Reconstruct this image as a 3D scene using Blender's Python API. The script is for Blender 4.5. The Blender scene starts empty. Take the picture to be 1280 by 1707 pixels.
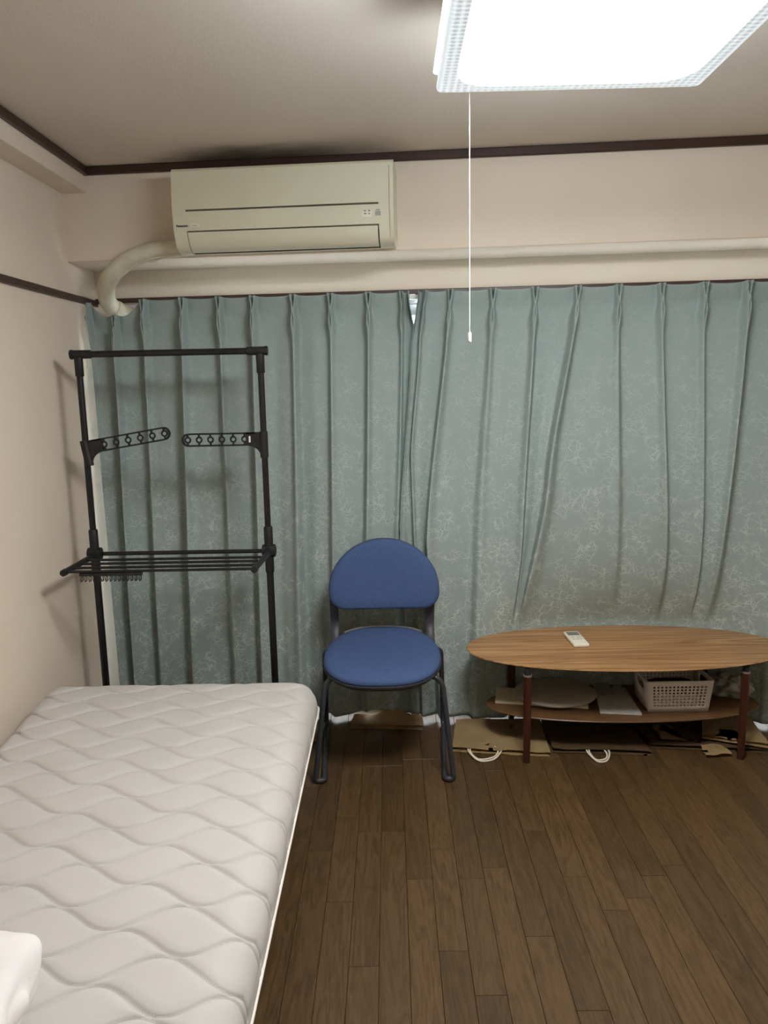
import bpy, bmesh, math, random
from mathutils import Vector, Matrix, noise
random.seed(7)
D = bpy.data
SC = bpy.context.scene
COL = SC.collection

# ------------------------------------------------------------------ camera
cam_d = D.cameras.new('camera'); cam = D.objects.new('camera', cam_d); COL.objects.link(cam)
cam_d.sensor_fit = 'HORIZONTAL'; cam_d.sensor_width = 36.0
cam_d.lens = 1260.0 / 1280.0 * 36.0
cam_d.clip_start = 0.02
def _n(v): return Vector(v).normalized()
_dy = _n((8.0, -213.5, 1260.0))
_ny = (1260.0 ** 2 + 8.0 * 150.0) / 213.5
_dn = _n((150.0, _ny, 1260.0))
_dx = _dn.cross(_dy)
# rows: world axes in camera axes (right, down, forward)
_R = Matrix((_dx, _dy, -_dn))
_cx, _cy, _cz = (Vector((_R[r][c] for r in range(3))) for c in range(3))
M4 = Matrix.Identity(4)
for r in range(3):
    M4[r][0] = _cx[r]; M4[r][1] = -_cy[r]; M4[r][2] = -_cz[r]
M4[0][3], M4[1][3], M4[2][3] = 0.0, 0.0, 1.5
cam.matrix_world = M4
SC.camera = cam

# ------------------------------------------------------------------ world, exposure
w = D.worlds.new('overcast_daylight'); SC.world = w; w.use_nodes = True
bg = w.node_tree.nodes['Background']
bg.inputs[0].default_value = (0.93, 0.97, 1.0, 1); bg.inputs[1].default_value = 5.0
SC.view_settings.view_transform = 'Standard'; SC.view_settings.look = 'None'
SC.view_settings.gamma = 1.0; SC.view_settings.use_curve_mapping = False
SC.view_settings.exposure = 0.50
LAMP_POWER = 32.0

# ------------------------------------------------------------------ materials
def mat(name, col=(.8, .8, .8), rough=.5, metal=0.0, spec=.5):
    m = D.materials.new(name); m.use_nodes = True
    b = m.node_tree.nodes['Principled BSDF']
    b.inputs['Base Color'].default_value = (*col, 1); b.inputs['Roughness'].default_value = rough
    b.inputs['Metallic'].default_value = metal; b.inputs['Specular IOR Level'].default_value = spec
    m.diffuse_color = (*col, 1)
    return m
def nd(m, t, **kw):
    n = m.node_tree.nodes.new(t)
    for k, v in kw.items(): setattr(n, k, v)
    return n
def lk(m, a, b): m.node_tree.links.new(a, b)
def bsdf(m): return m.node_tree.nodes['Principled BSDF']
def coords(m, scale=(1, 1, 1), kind='Object'):
    tc = nd(m, 'ShaderNodeTexCoord'); mp = nd(m, 'ShaderNodeMapping')
    mp.inputs['Scale'].default_value = scale
    lk(m, tc.outputs[kind], mp.inputs['Vector'])
    return mp
def ramp(m, stops):
    r = nd(m, 'ShaderNodeValToRGB'); e = r.color_ramp.elements
    while len(e) < len(stops): e.new(0.5)
    for k, (p, c) in enumerate(stops):
        e[k].position = p; e[k].color = (*c, 1) if len(c) == 3 else c
    return r
def bump(m, src, strength, dist=.01):
    b = nd(m, 'ShaderNodeBump'); b.inputs['Strength'].default_value = strength; b.inputs['Distance'].default_value = dist
    lk(m, src, b.inputs['Height']); lk(m, b.outputs['Normal'], bsdf(m).inputs['Normal'])
    return b
def noisy(name, c1, c2, scale=8, rough=.6, bscale=None, bstr=.1, bdist=.003, stretch=(1, 1, 1), spec=.5, detail=4):
    m = mat(name, c1, rough, spec=spec)
    mp = coords(m, stretch)
    n = nd(m, 'ShaderNodeTexNoise'); n.inputs['Scale'].default_value = scale; n.inputs['Detail'].default_value = detail
    lk(m, mp.outputs[0], n.inputs['Vector'])
    r = ramp(m, [(.35, c1), (.65, c2)]); lk(m, n.outputs['Fac'], r.inputs[0])
    lk(m, r.outputs[0], bsdf(m).inputs['Base Color'])
    if bscale:
        n2 = nd(m, 'ShaderNodeTexNoise'); n2.inputs['Scale'].default_value = bscale; n2.inputs['Detail'].default_value = 3
        lk(m, mp.outputs[0], n2.inputs['Vector']); bump(m, n2.outputs['Fac'], bstr, bdist)
    return m

M = {}
M['wall'] = noisy('wallpaper', (.80, .69, .57), (.82, .71, .59), 3, .85, 160, .25, .002, spec=.2)
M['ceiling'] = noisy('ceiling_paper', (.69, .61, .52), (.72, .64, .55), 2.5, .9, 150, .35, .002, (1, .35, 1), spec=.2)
def dark_patch(m, cx, cy, rx, ry):
    # darker patch with a noisy edge on the ceiling paper above the air conditioner
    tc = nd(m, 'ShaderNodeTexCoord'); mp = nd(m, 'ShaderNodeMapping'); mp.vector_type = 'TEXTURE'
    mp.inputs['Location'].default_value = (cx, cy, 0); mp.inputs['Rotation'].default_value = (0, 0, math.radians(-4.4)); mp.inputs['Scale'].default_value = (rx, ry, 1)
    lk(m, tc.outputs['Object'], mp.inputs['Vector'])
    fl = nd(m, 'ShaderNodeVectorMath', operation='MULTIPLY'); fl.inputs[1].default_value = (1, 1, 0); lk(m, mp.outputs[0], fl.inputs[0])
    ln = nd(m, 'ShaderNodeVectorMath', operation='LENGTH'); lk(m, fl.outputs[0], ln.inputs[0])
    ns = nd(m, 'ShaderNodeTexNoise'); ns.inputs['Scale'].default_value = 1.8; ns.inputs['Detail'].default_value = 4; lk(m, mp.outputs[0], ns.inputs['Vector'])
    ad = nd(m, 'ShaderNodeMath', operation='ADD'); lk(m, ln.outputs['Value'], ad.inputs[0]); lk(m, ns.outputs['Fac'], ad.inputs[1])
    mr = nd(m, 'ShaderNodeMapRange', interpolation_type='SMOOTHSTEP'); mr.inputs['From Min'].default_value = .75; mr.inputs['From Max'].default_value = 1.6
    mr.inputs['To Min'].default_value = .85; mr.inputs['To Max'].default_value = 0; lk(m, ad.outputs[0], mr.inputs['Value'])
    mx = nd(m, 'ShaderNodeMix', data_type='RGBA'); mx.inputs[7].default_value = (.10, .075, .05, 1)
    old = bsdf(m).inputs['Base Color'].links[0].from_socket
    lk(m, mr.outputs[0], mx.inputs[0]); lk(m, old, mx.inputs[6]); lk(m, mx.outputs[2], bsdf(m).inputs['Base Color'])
dark_patch(M['ceiling'], -.50 - .45, 3.24 - 1.1, .52, .22)
M['trim'] = noisy('dark_brown_trim', (.035, .014, .010), (.05, .022, .016), 12, .4, 40, .1, .001, (.1, 1, 1))
M['black'] = noisy('black_steel', (.008, .008, .009), (.012, .012, .013), 30, .38, spec=.4)
M['blackplastic'] = noisy('black_plastic', (.010, .010, .011), (.016, .016, .017), 30, .5, spec=.4)
M['ac'] = noisy('cream_plastic', (.66, .63, .47), (.70, .67, .51), 4, .42)
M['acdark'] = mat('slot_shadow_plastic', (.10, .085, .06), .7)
M['grey_print'] = mat('grey_print', (.22, .22, .2), .6)
M['label'] = mat('pale_label', (.78, .76, .62), .5)
M['pipe'] = noisy('aged_pipe_tape', (.60, .56, .42), (.70, .66, .52), 14, .6, 60, .4, .003)
M['alu'] = mat('aluminium', (.75, .76, .78), .35, .6)
M['white'] = mat('white_plastic', (.82, .82, .80), .4)
M['blue'] = noisy('blue_fabric', (.052, .090, .205), (.062, .102, .225), 90, .9, 400, .4, .001, spec=.2)
M['shell'] = noisy('charcoal_plastic', (.035, .035, .042), (.045, .045, .052), 40, .5)
M['greytrim'] = mat('grey_edge', (.16, .155, .14), .6)
M['tube'] = noisy('charcoal_tube', (.03, .032, .038), (.04, .042, .05), 30, .4)
M['mattress'] = noisy('mattress_knit', (.55, .532, .518), (.575, .557, .543), 5, .9, 500, .25, .001, spec=.2)
M['piping'] = mat('white_piping', (.82, .79, .74), .8)
M['bedbase'] = noisy('bed_base_cloth', (.10, .09, .08), (.12, .11, .10), 50, .9)
M['pillow'] = noisy('white_cotton', (.84, .82, .83), (.88, .86, .87), 6, .9, 200, .1, .001, spec=.2)
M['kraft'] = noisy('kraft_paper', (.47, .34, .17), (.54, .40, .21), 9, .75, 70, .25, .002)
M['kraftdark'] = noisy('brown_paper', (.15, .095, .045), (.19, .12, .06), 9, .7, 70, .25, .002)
M['cord'] = mat('white_cord', (.75, .68, .55), .8)
M['cream_board'] = noisy('cream_board', (.70, .62, .40), (.74, .66, .44), 10, .7)
M['milky'] = noisy('milky_plastic', (.42, .40, .32), (.48, .46, .37), 7, .3)
M['paper'] = noisy('newsprint', (.50, .50, .47), (.62, .62, .58), 25, .7, stretch=(1, 3, 1))
M['paperwhite'] = noisy('receipt_paper', (.66, .68, .62), (.72, .73, .68), 40, .7)
M['basket'] = noisy('white_basket_plastic', (.80, .77, .68), (.82, .79, .71), 6, .45)
M['remote'] = mat('remote_cream', (.80, .77, .64), .4)
M['lcd'] = mat('lcd_grey', (.20, .21, .19), .2)
M['button'] = mat('remote_button', (.52, .53, .50), .5)
M['plasticbag'] = noisy('grey_plastic_film', (.20, .20, .18), (.30, .30, .27), 10, .3)
M['filler'] = noisy('dark_brown_filler', (.020, .012, .009), (.032, .018, .013), 20, .85)
M['legwood'] = noisy('red_brown_wood', (.042, .012, .006), (.068, .019, .009), 6, .3, 40, .1, .001, (8, 8, 1))
M['ring'] = mat('leg_ring', (.55, .45, .40), .3, .7)
M['rubber'] = mat('dark_rubber', (.012, .012, .013), .7)

def glass_mat():
    m = mat('window_glass', (.95, .98, 1), .0)
    b = bsdf(m); b.inputs['Transmission Weight'].default_value = 1.0; b.inputs['IOR'].default_value = 1.45
    return m
M['glass'] = glass_mat()

def wood(name, dark, mid, light, along, grain=34, rough=.35, rand=False, rings=2.2):
    m = mat(name, mid, rough)
    tc = nd(m, 'ShaderNodeTexCoord'); mp = nd(m, 'ShaderNodeMapping'); mp.inputs['Scale'].default_value = along
    info = nd(m, 'ShaderNodeObjectInfo')
    add = nd(m, 'ShaderNodeVectorMath', operation='ADD')
    sc = nd(m, 'ShaderNodeVectorMath', operation='SCALE'); sc.inputs['Scale'].default_value = 37.0
    cmb = nd(m, 'ShaderNodeCombineXYZ')
    for k in range(3): lk(m, info.outputs['Random'], cmb.inputs[k])
    lk(m, cmb.outputs[0], sc.inputs[0]); lk(m, tc.outputs['Object'], add.inputs[0]); lk(m, sc.outputs[0], add.inputs[1])
    lk(m, add.outputs[0], mp.inputs['Vector'])
    n1 = nd(m, 'ShaderNodeTexNoise'); n1.inputs['Scale'].default_value = rings; n1.inputs['Detail'].default_value = 2
    n1.inputs['Distortion'].default_value = .6
    lk(m, mp.outputs[0], n1.inputs['Vector'])
    mul = nd(m, 'ShaderNodeMath', operation='MULTIPLY'); mul.inputs[1].default_value = 14.0
    fr = nd(m, 'ShaderNodeMath', operation='PINGPONG'); fr.inputs[1].default_value = 1.0
    lk(m, n1.outputs['Fac'], mul.inputs[0]); lk(m, mul.outputs[0], fr.inputs[0])
    n2 = nd(m, 'ShaderNodeTexNoise'); n2.inputs['Scale'].default_value = grain; n2.inputs['Detail'].default_value = 5
    lk(m, mp.outputs[0], n2.inputs['Vector'])
    mix = nd(m, 'ShaderNodeMath', operation='MULTIPLY_ADD'); mix.inputs[1].default_value = .30
    lk(m, fr.outputs[0], mix.inputs[0])
    s2 = nd(m, 'ShaderNodeMath', operation='MULTIPLY'); s2.inputs[1].default_value = .7
    lk(m, n2.outputs['Fac'], s2.inputs[0]); lk(m, s2.outputs[0], mix.inputs[2])
    r = ramp(m, [(.18, dark), (.48, mid), (.8, light)]); lk(m, mix.outputs[0], r.inputs[0])
    if rand:
        hs = nd(m, 'ShaderNodeHueSaturation')
        mr = nd(m, 'ShaderNodeMapRange'); mr.inputs['To Min'].default_value = .80; mr.inputs['To Max'].default_value = 1.20
        lk(m, info.outputs['Random'], mr.inputs['Value']); lk(m, mr.outputs[0], hs.inputs['Value'])
        lk(m, r.outputs[0], hs.inputs['Color']); lk(m, hs.outputs[0], bsdf(m).inputs['Base Color'])
    else:
        lk(m, r.outputs[0], bsdf(m).inputs['Base Color'])
    bump(m, mix.outputs[0], .25, .0015)
    return m
M['plank'] = wood('dark_oak_plank', (.050, .026, .009), (.086, .048, .019), (.116, .067, .030), (9, 1, 1), 22, .38, True)
M['subfloor'] = mat('floor_joint', (.045, .028, .014), .7)
M['walnut'] = wood('walnut_veneer', (.16, .072, .025), (.36, .185, .070), (.54, .31, .13), (.28, 9, 1), 16, .24, False, 2.0)
M['walnut_dark'] = wood('walnut_shelf', (.07, .034, .014), (.13, .065, .026), (.19, .10, .042), (1, 14, 1), 12, .4)

def curtain_mat():
    m = mat('teal_jacquard', (.2, .26, .26), .75, spec=.3)
    mp = coords(m, (1, 1, 1))
    dn = nd(m, 'ShaderNodeTexNoise'); dn.inputs['Scale'].default_value = 30; dn.inputs['Detail'].default_value = 3
    lk(m, mp.outputs[0], dn.inputs['Vector'])
    sub = nd(m, 'ShaderNodeVectorMath', operation='SUBTRACT'); sub.inputs[1].default_value = (.5, .5, .5)
    lk(m, dn.outputs['Color'], sub.inputs[0])
    sc = nd(m, 'ShaderNodeVectorMath', operation='SCALE'); sc.inputs['Scale'].default_value = .045
    lk(m, sub.outputs[0], sc.inputs[0])
    add = nd(m, 'ShaderNodeVectorMath', operation='ADD'); lk(m, mp.outputs[0], add.inputs[0]); lk(m, sc.outputs[0], add.inputs[1])
    flat = nd(m, 'ShaderNodeVectorMath', operation='MULTIPLY'); flat.inputs[1].default_value = (1, .25, 1)
    lk(m, add.outputs[0], flat.inputs[0])
    facs = []
    for s in (26, 41):
        v = nd(m, 'ShaderNodeTexVoronoi', feature='DISTANCE_TO_EDGE'); v.inputs['Scale'].default_value = s
        lk(m, flat.outputs[0], v.inputs['Vector'])
        mr = nd(m, 'ShaderNodeMapRange'); mr.inputs['From Min'].default_value = .0; mr.inputs['From Max'].default_value = .055
        mr.inputs['To Min'].default_value = 1; mr.inputs['To Max'].default_value = 0
        lk(m, v.outputs['Distance'], mr.inputs['Value']); facs.append(mr)
    mx = nd(m, 'ShaderNodeMath', operation='MAXIMUM'); lk(m, facs[0].outputs[0], mx.inputs[0]); lk(m, facs[1].outputs[0], mx.inputs[1])
    mk = nd(m, 'ShaderNodeTexNoise'); mk.inputs['Scale'].default_value = 17; mk.inputs['Detail'].default_value = 3
    lk(m, mp.outputs[0], mk.inputs['Vector'])
    mkr = nd(m, 'ShaderNodeMapRange'); mkr.inputs['From Min'].default_value = .40; mkr.inputs['From Max'].default_value = .58
    lk(m, mk.outputs['Fac'], mkr.inputs['Value'])
    f0 = nd(m, 'ShaderNodeMath', operation='MULTIPLY'); lk(m, mx.outputs[0], f0.inputs[0]); lk(m, mkr.outputs[0], f0.inputs[1])
    # the woven figure is denser towards the foot of the cloth
    sp = nd(m, 'ShaderNodeSeparateXYZ'); lk(m, mp.outputs[0], sp.inputs[0])
    zr = nd(m, 'ShaderNodeMapRange'); zr.inputs['From Min'].default_value = .4; zr.inputs['From Max'].default_value = 1.7
    zr.inputs['To Min'].default_value = 1.0; zr.inputs['To Max'].default_value = .15
    lk(m, sp.outputs[2], zr.inputs['Value'])
    f = nd(m, 'ShaderNodeMath', operation='MULTIPLY'); lk(m, f0.outputs[0], f.inputs[0]); lk(m, zr.outputs[0], f.inputs[1])
    mixc = nd(m, 'ShaderNodeMix', data_type='RGBA')
    mixc.inputs[6].default_value = (.295, .355, .340, 1); mixc.inputs[7].default_value = (.52, .59, .56, 1)
    lk(m, f.outputs[0], mixc.inputs[0]); lk(m, mixc.outputs[2], bsdf(m).inputs['Base Color'])
    wv = nd(m, 'ShaderNodeTexNoise'); wv.inputs['Scale'].default_value = 420; lk(m, mp.outputs[0], wv.inputs['Vector'])
    bump(m, wv.outputs['Fac'], .2, .001)
    return m
M['curtain'] = curtain_mat()

def lamp_mat():
    m = D.materials.new('lit_prismatic_acrylic'); m.use_nodes = True
    b = bsdf(m); b.inputs['Base Color'].default_value = (.8, .85, .9, 1); b.inputs['Roughness'].default_value = .25
    tc = nd(m, 'ShaderNodeTexCoord'); sp = nd(m, 'ShaderNodeSeparateXYZ'); lk(m, tc.outputs['Object'], sp.inputs[0])
    pw = []
    for k in range(2):
        a = nd(m, 'ShaderNodeMath', operation='ABSOLUTE'); lk(m, sp.outputs[k], a.inputs[0])
        s = nd(m, 'ShaderNodeMath', operation='DIVIDE'); s.inputs[1].default_value = .256; lk(m, a.outputs[0], s.inputs[0])
        p = nd(m, 'ShaderNodeMath', operation='POWER'); p.inputs[1].default_value = 7.0; lk(m, s.outputs[0], p.inputs[0]); pw.append(p)
    sm = nd(m, 'ShaderNodeMath', operation='ADD'); lk(m, pw[0].outputs[0], sm.inputs[0]); lk(m, pw[1].outputs[0], sm.inputs[1])
    mr = nd(m, 'ShaderNodeMapRange', interpolation_type='SMOOTHSTEP')
    mr.inputs['From Min'].default_value = .55; mr.inputs['From Max'].default_value = 1.5
    mr.inputs['To Min'].default_value = LAMP_POWER; mr.inputs['To Max'].default_value = .40
    lk(m, sm.outputs[0], mr.inputs['Value'])
    v = nd(m, 'ShaderNodeTexVoronoi', feature='F1'); v.inputs['Scale'].default_value = 62; v.inputs['Randomness'].default_value = 0
    lk(m, tc.outputs['Object'], v.inputs['Vector'])
    dm = nd(m, 'ShaderNodeMapRange'); dm.inputs['From Min'].default_value = .1; dm.inputs['From Max'].default_value = .7
    dm.inputs['To Min'].default_value = .55; dm.inputs['To Max'].default_value = 1.6
    lk(m, v.outputs['Distance'], dm.inputs['Value'])
    ml = nd(m, 'ShaderNodeMath', operation='MULTIPLY'); lk(m, mr.outputs[0], ml.inputs[0]); lk(m, dm.outputs[0], ml.inputs[1])
    ec = nd(m, 'ShaderNodeMix', data_type='RGBA'); ec.inputs[6].default_value = (1, .98, .945, 1); ec.inputs[7].default_value = (.86, .95, 1, 1)
    er = nd(m, 'ShaderNodeMapRange'); er.inputs['From Min'].default_value = .8; er.inputs['From Max'].default_value = 1.5
    lk(m, sm.outputs[0], er.inputs['Value']); lk(m, er.outputs[0], ec.inputs[0]); lk(m, ec.outputs[2], b.inputs['Emission Color'])
    # upright side band glows too, boosted beyond the bottom to brighten the beam
    sd = nd(m, 'ShaderNodeMapRange'); sd.inputs['From Min'].default_value = -.020; sd.inputs['From Max'].default_value = -.012
    lk(m, sp.outputs[2], sd.inputs['Value'])
    tp = nd(m, 'ShaderNodeMath', operation='LESS_THAN'); tp.inputs[1].default_value = .0085; lk(m, sp.outputs[2], tp.inputs[0])
    sdt = nd(m, 'ShaderNodeMath', operation='MULTIPLY'); lk(m, sd.outputs[0], sdt.inputs[0]); lk(m, tp.outputs[0], sdt.inputs[1])
    fm = nd(m, 'ShaderNodeMix', data_type='FLOAT'); lk(m, sdt.outputs[0], fm.inputs[0]); lk(m, ml.outputs[0], fm.inputs[2]); fm.inputs[3].default_value = LAMP_POWER * 2.6
    lk(m, fm.outputs[0], b.inputs['Emission Strength'])
    return m
M['lamp'] = lamp_mat()

# ------------------------------------------------------------------ helpers
def link_mesh(name, bm, m, parent=None, origin=None, smooth=True, kind=None, angle=40):
    bmesh.ops.recalc_face_normals(bm, faces=bm.faces)
    if origin is None:
        lo = Vector((min(v.co[k] for v in bm.verts) for k in range(3))); hi = Vector((max(v.co[k] for v in bm.verts) for k in range(3)))
        origin = (lo + hi) / 2
        if parent is None: origin.z = lo.z
    origin = Vector(origin)
    bmesh.ops.translate(bm, verts=bm.verts, vec=-origin)
    me = D.meshes.new(name); bm.to_mesh(me); bm.free()
    me.materials.append(m)
    if smooth:
        for p in me.polygons: p.use_smooth = True
        me.set_sharp_from_angle(angle=math.radians(angle))
    o = D.objects.new(name, me); COL.objects.link(o)
    wp = Vector((0, 0, 0)); q = parent
    while q is not None: wp += q.location; q = q.parent
    o.parent = parent; o.location = origin - wp
    if kind: o['kind'] = kind
    return o
def thing(name, label, cat, loc, group=None):
    o = D.objects.new(name, None); COL.objects.link(o); o.location = loc; o.empty_display_size = .05
    return tag(o, label, cat, group)
def tag(o, label, cat, group=None):
    o['label'] = label; o['category'] = cat
    if group: o['group'] = group
    return o
def add_box(bm, lo, hi, bevel=0.0, mtx=None, seg=1):
    r = bmesh.ops.create_cube(bm, size=1.0); vs = r['verts']
    lo, hi = Vector(lo), Vector(hi)
    for v in vs: v.co = Vector(((v.co[k] + .5) * (hi[k] - lo[k]) + lo[k] for k in range(3)))
    if bevel > 0:
        es = list({e for v in vs for e in v.link_edges})
        rb = bmesh.ops.bevel(bm, geom=es, offset=bevel, segments=seg, profile=.5, affect='EDGES')
        vs = list({v for f in rb['faces'] for v in f.verts} | {v for v in vs if v.is_valid})
    if mtx is not None:
        for v in vs: v.co = mtx @ v.co
    return vs
def box(lo, hi, bevel=0.0, mtx=None, seg=1):
    bm = bmesh.new(); add_box(bm, lo, hi, bevel, mtx, seg); return bm
def add_tube(bm, pts, r, n=12, cap=True, closed=False):
    pts = [Vector(p) for p in pts]; N = len(pts)
    rr = r if isinstance(r, (list, tuple)) else [r] * N
    up = None; rings = []
    for i, p in enumerate(pts):
        if closed: t = (pts[(i + 1) % N] - pts[i - 1]).normalized()
        else: t = (pts[min(i + 1, N - 1)] - pts[max(i - 1, 0)]).normalized()
        if up is None:
            up = Vector((0, 0, 1)) if abs(t.z) < .9 else Vector((1, 0, 0))
        up = (up - t * up.dot(t)).normalized(); sd = t.cross(up)
        rings.append([bm.verts.new(p + (up * math.cos(a) + sd * math.sin(a)) * rr[i]) for a in (2 * math.pi * k / n for k in range(n))])
    for i in range(N if closed else N - 1):
        A, B = rings[i], rings[(i + 1) % N]
        for k in range(n): bm.faces.new((A[k], A[(k + 1) % n], B[(k + 1) % n], B[k]))
    if cap and not closed:
        bm.faces.new(rings[0][::-1]); bm.faces.new(rings[-1])
def tube(pts, r, n=12, **k):
    bm = bmesh.new(); add_tube(bm, pts, r, n, **k); return bm
def spline(P, n=8):
    P = [Vector(p) for p in P]; out = []
    for i in range(len(P) - 1):
        p0, p1, p2, p3 = P[max(i - 1, 0)], P[i], P[i + 1], P[min(i + 2, len(P) - 1)]
        for k in range(n):
            t = k / n
            out.append(.5 * ((2 * p1) + (p2 - p0) * t + (2 * p0 - 5 * p1 + 4 * p2 - p3) * t * t + (3 * p1 - p0 - 3 * p2 + p3) * t ** 3))
    out.append(P[-1]); return out
def fillet(P, rad, n=6):
    P = [Vector(p) for p in P]; out = [P[0]]
    for i in range(1, len(P) - 1):
        a, b, c = P[i - 1], P[i], P[i + 1]
        u, v = (a - b).normalized(), (c - b).normalized()
        d = min(rad, (a - b).length * .49, (c - b).length * .49)
        s, e = b + u * d, b + v * d
        for k in range(n + 1):
            t = k / n; out.append(s * (1 - t) ** 2 + b * 2 * t * (1 - t) + e * t * t)
    out.append(P[-1]); return out
def add_prism(bm, outline, fn0, fn1, bev=None):
    """outline: list of 2D points; fn0/fn1 map a 2D point to 3D on the two faces"""
    A = [bm.verts.new(fn0(*p)) for p in outline]; B = [bm.verts.new(fn1(*p)) for p in outline]
    n = len(outline)
    bm.faces.new(A[::-1]); bm.faces.new(B)
    for k in range(n): bm.faces.new((A[k], A[(k + 1) % n], B[(k + 1) % n], B[k]))
def add_stack(bm, rings, cap=True):
    R = [[bm.verts.new(p) for p in r] for r in rings]; n = len(R[0])
    for A, B in zip(R, R[1:]):
        for k in range(n): bm.faces.new((A[k], A[(k + 1) % n], B[(k + 1) % n], B[k]))
    if cap: bm.faces.new(R[0][::-1]); bm.faces.new(R[-1])
def grid(bm, nu, nv, fn):
    V = [[bm.verts.new(fn(i / (nu - 1), j / (nv - 1))) for j in range(nv)] for i in range(nu)]
    for i in range(nu - 1):
        for j in range(nv - 1): bm.faces.new((V[i][j], V[i + 1][j], V[i + 1][j + 1], V[i][j + 1]))
    return V
def sstep(a, b, x):
    t = min(1, max(0, (x - a) / (b - a))); return t * t * (3 - 2 * t)
def lerp(a, b, t): return a + (b - a) * t
def superellipse(a, b, p, n):
    out = []
    for k in range(n):
        t = 2 * math.pi * k / n; c, s = math.cos(t), math.sin(t)
        out.append((a * math.copysign(abs(c) ** (2 / p), c), b * math.copysign(abs(s) ** (2 / p), s)))
    return out

# window wall frame: the wall behind the curtains is skewed a few degrees to the floor boards
TH = math.radians(-4.448)
WD = Vector((math.cos(TH), math.sin(TH), 0)); WN = Vector((-math.sin(TH), math.cos(TH), 0)); P0 = Vector((-1.234, 3.283, 0))
def W(a, off, z): return P0 + WD * a + WN * off + Vector((0, 0, z))
WM = Matrix(((WD.x, WN.x, 0, P0.x), (WD.y, WN.y, 0, P0.y), (0, 0, 1, 0), (0, 0, 0, 1)))
def wbox(a0, a1, o0, o1, z0, z1, bevel=0.0): return box((a0, o0, z0), (a1, o1, z1), bevel, WM)

LW = -1.335      # left wall face
CEIL = 2.40
# ------------------------------------------------------------------ structure
floor = link_mesh('floor', box((-1.6, -1.7, -.10), (2.5, 3.9, -.012)), M['subfloor'], kind='structure')
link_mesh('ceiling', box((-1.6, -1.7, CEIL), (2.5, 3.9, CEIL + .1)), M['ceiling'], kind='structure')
wl = link_mesh('wall_left', box((LW - .12, -1.7, -.012), (LW, 3.9, CEIL)), M['wall'], kind='structure')
link_mesh('beam', box((LW, -1.7, 2.30), (-1.233, 3.40, CEIL), .003), M['wall'], wl)
link_mesh('wall_right', box((2.4, -1.7, -.012), (2.5, 3.9, CEIL)), M['wall'], kind='structure')
link_mesh('wall_front', box((-1.6, -1.7, -.012), (2.5, -1.6, CEIL)), M['wall'], kind='structure')
WIN_A0, WIN_A1, WIN_Z0, WIN_Z1 = -.06, 3.3, .035, 1.885
bm = bmesh.new()
for a0, a1, z0, z1 in ((-.35, 3.9, WIN_Z1, CEIL), (-.35, 3.9, -.012, WIN_Z0), (-.35, WIN_A0, WIN_Z0, WIN_Z1), (WIN_A1, 3.9, WIN_Z0, WIN_Z1)):
    add_box(bm, (a0, .28, z0), (a1, .40, z1), 0, WM)
wb = link_mesh('wall_back', bm, M['wall'], kind='structure', smooth=False)
link_mesh('beam', wbox(-.118, 3.75, 0, .279, 2.03, CEIL, .003), M['wall'], wb)
bm = bmesh.new()
for z0, z1, o in ((2.366, 2.399, -.018),):
    add_box(bm, (-.02, o, z0), (3.75, .0, z1), .003, WM)
link_mesh('trim_1', bm, M['trim'], kind='structure')
link_mesh('trim_2', box((-1.233, -1.7, 2.366), (-1.215, 3.275, 2.399), .003), M['trim'], kind='structure')
link_mesh('trim_3', box((LW, -1.7, 1.872), (LW + .014, 3.56, 1.900), .003), M['trim'], kind='structure')
link_mesh('trim_4', wbox(-.12, 3.75, .262, .280, 1.888, 1.908, .002), M['trim'], kind='structure')

# floor boards, each its own object
pitch, x_off = .0797, -.2925
mesh_cache = {}
def plank_mesh(length):
    k = round(length, 2)
    if k not in mesh_cache:
        b = bmesh.new(); wv = pitch / 2 - .0003; h = k / 2 - .0004
        lo = [(-wv, -h), (wv, -h), (wv, h), (-wv, h)]; c = .0010
        hi = [(-wv + c, -h + c), (wv - c, -h + c), (wv - c, h - c), (-wv + c, h - c)]
        add_stack(b, [[Vector((x, y, -.012)) for x, y in lo], [Vector((x, y, -.0014)) for x, y in lo], [Vector((x, y, 0)) for x, y in hi]])
        bmesh.ops.recalc_face_normals(b, faces=b.faces)
        me = D.meshes.new('plank'); b.to_mesh(me); b.free(); me.materials.append(M['plank']); mesh_cache[k] = me
    return mesh_cache[k]
rng = random.Random(11)
LENS = (.45, .60, .75, .90, 1.2)
for i in range(-13, 33):
    xc = x_off + (i + .5) * pitch
    if xc > 2.36: break
    y = .55 + rng.choice((-.3, -.2, -.1, 0, .1, .2))
    ymax = 3.283 + .27 - math.tan(-TH) * (xc + 1.234)
    if xc < -.33: y += .9
    while y < ymax - .02:
        L = rng.choice(LENS)
        L = min(L, round(ymax - y, 2))
        if L < .08: break
        o = D.objects.new('plank', plank_mesh(L)); COL.objects.link(o); o.parent = floor
        o.location = Vector((xc, y + L / 2, 0)) - floor.location
        y += L
# remaining part of the floor, behind the camera and under the bed head
bm = bmesh.new()
add_box(bm, (LW, -1.6, -.012), (2.4, .25, -.0015)); add_box(bm, (LW, .25, -.012), (-.33, 1.15, -.0015))
link_mesh('boards_behind', bm, M['plank'], floor, kind='stuff')

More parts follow.
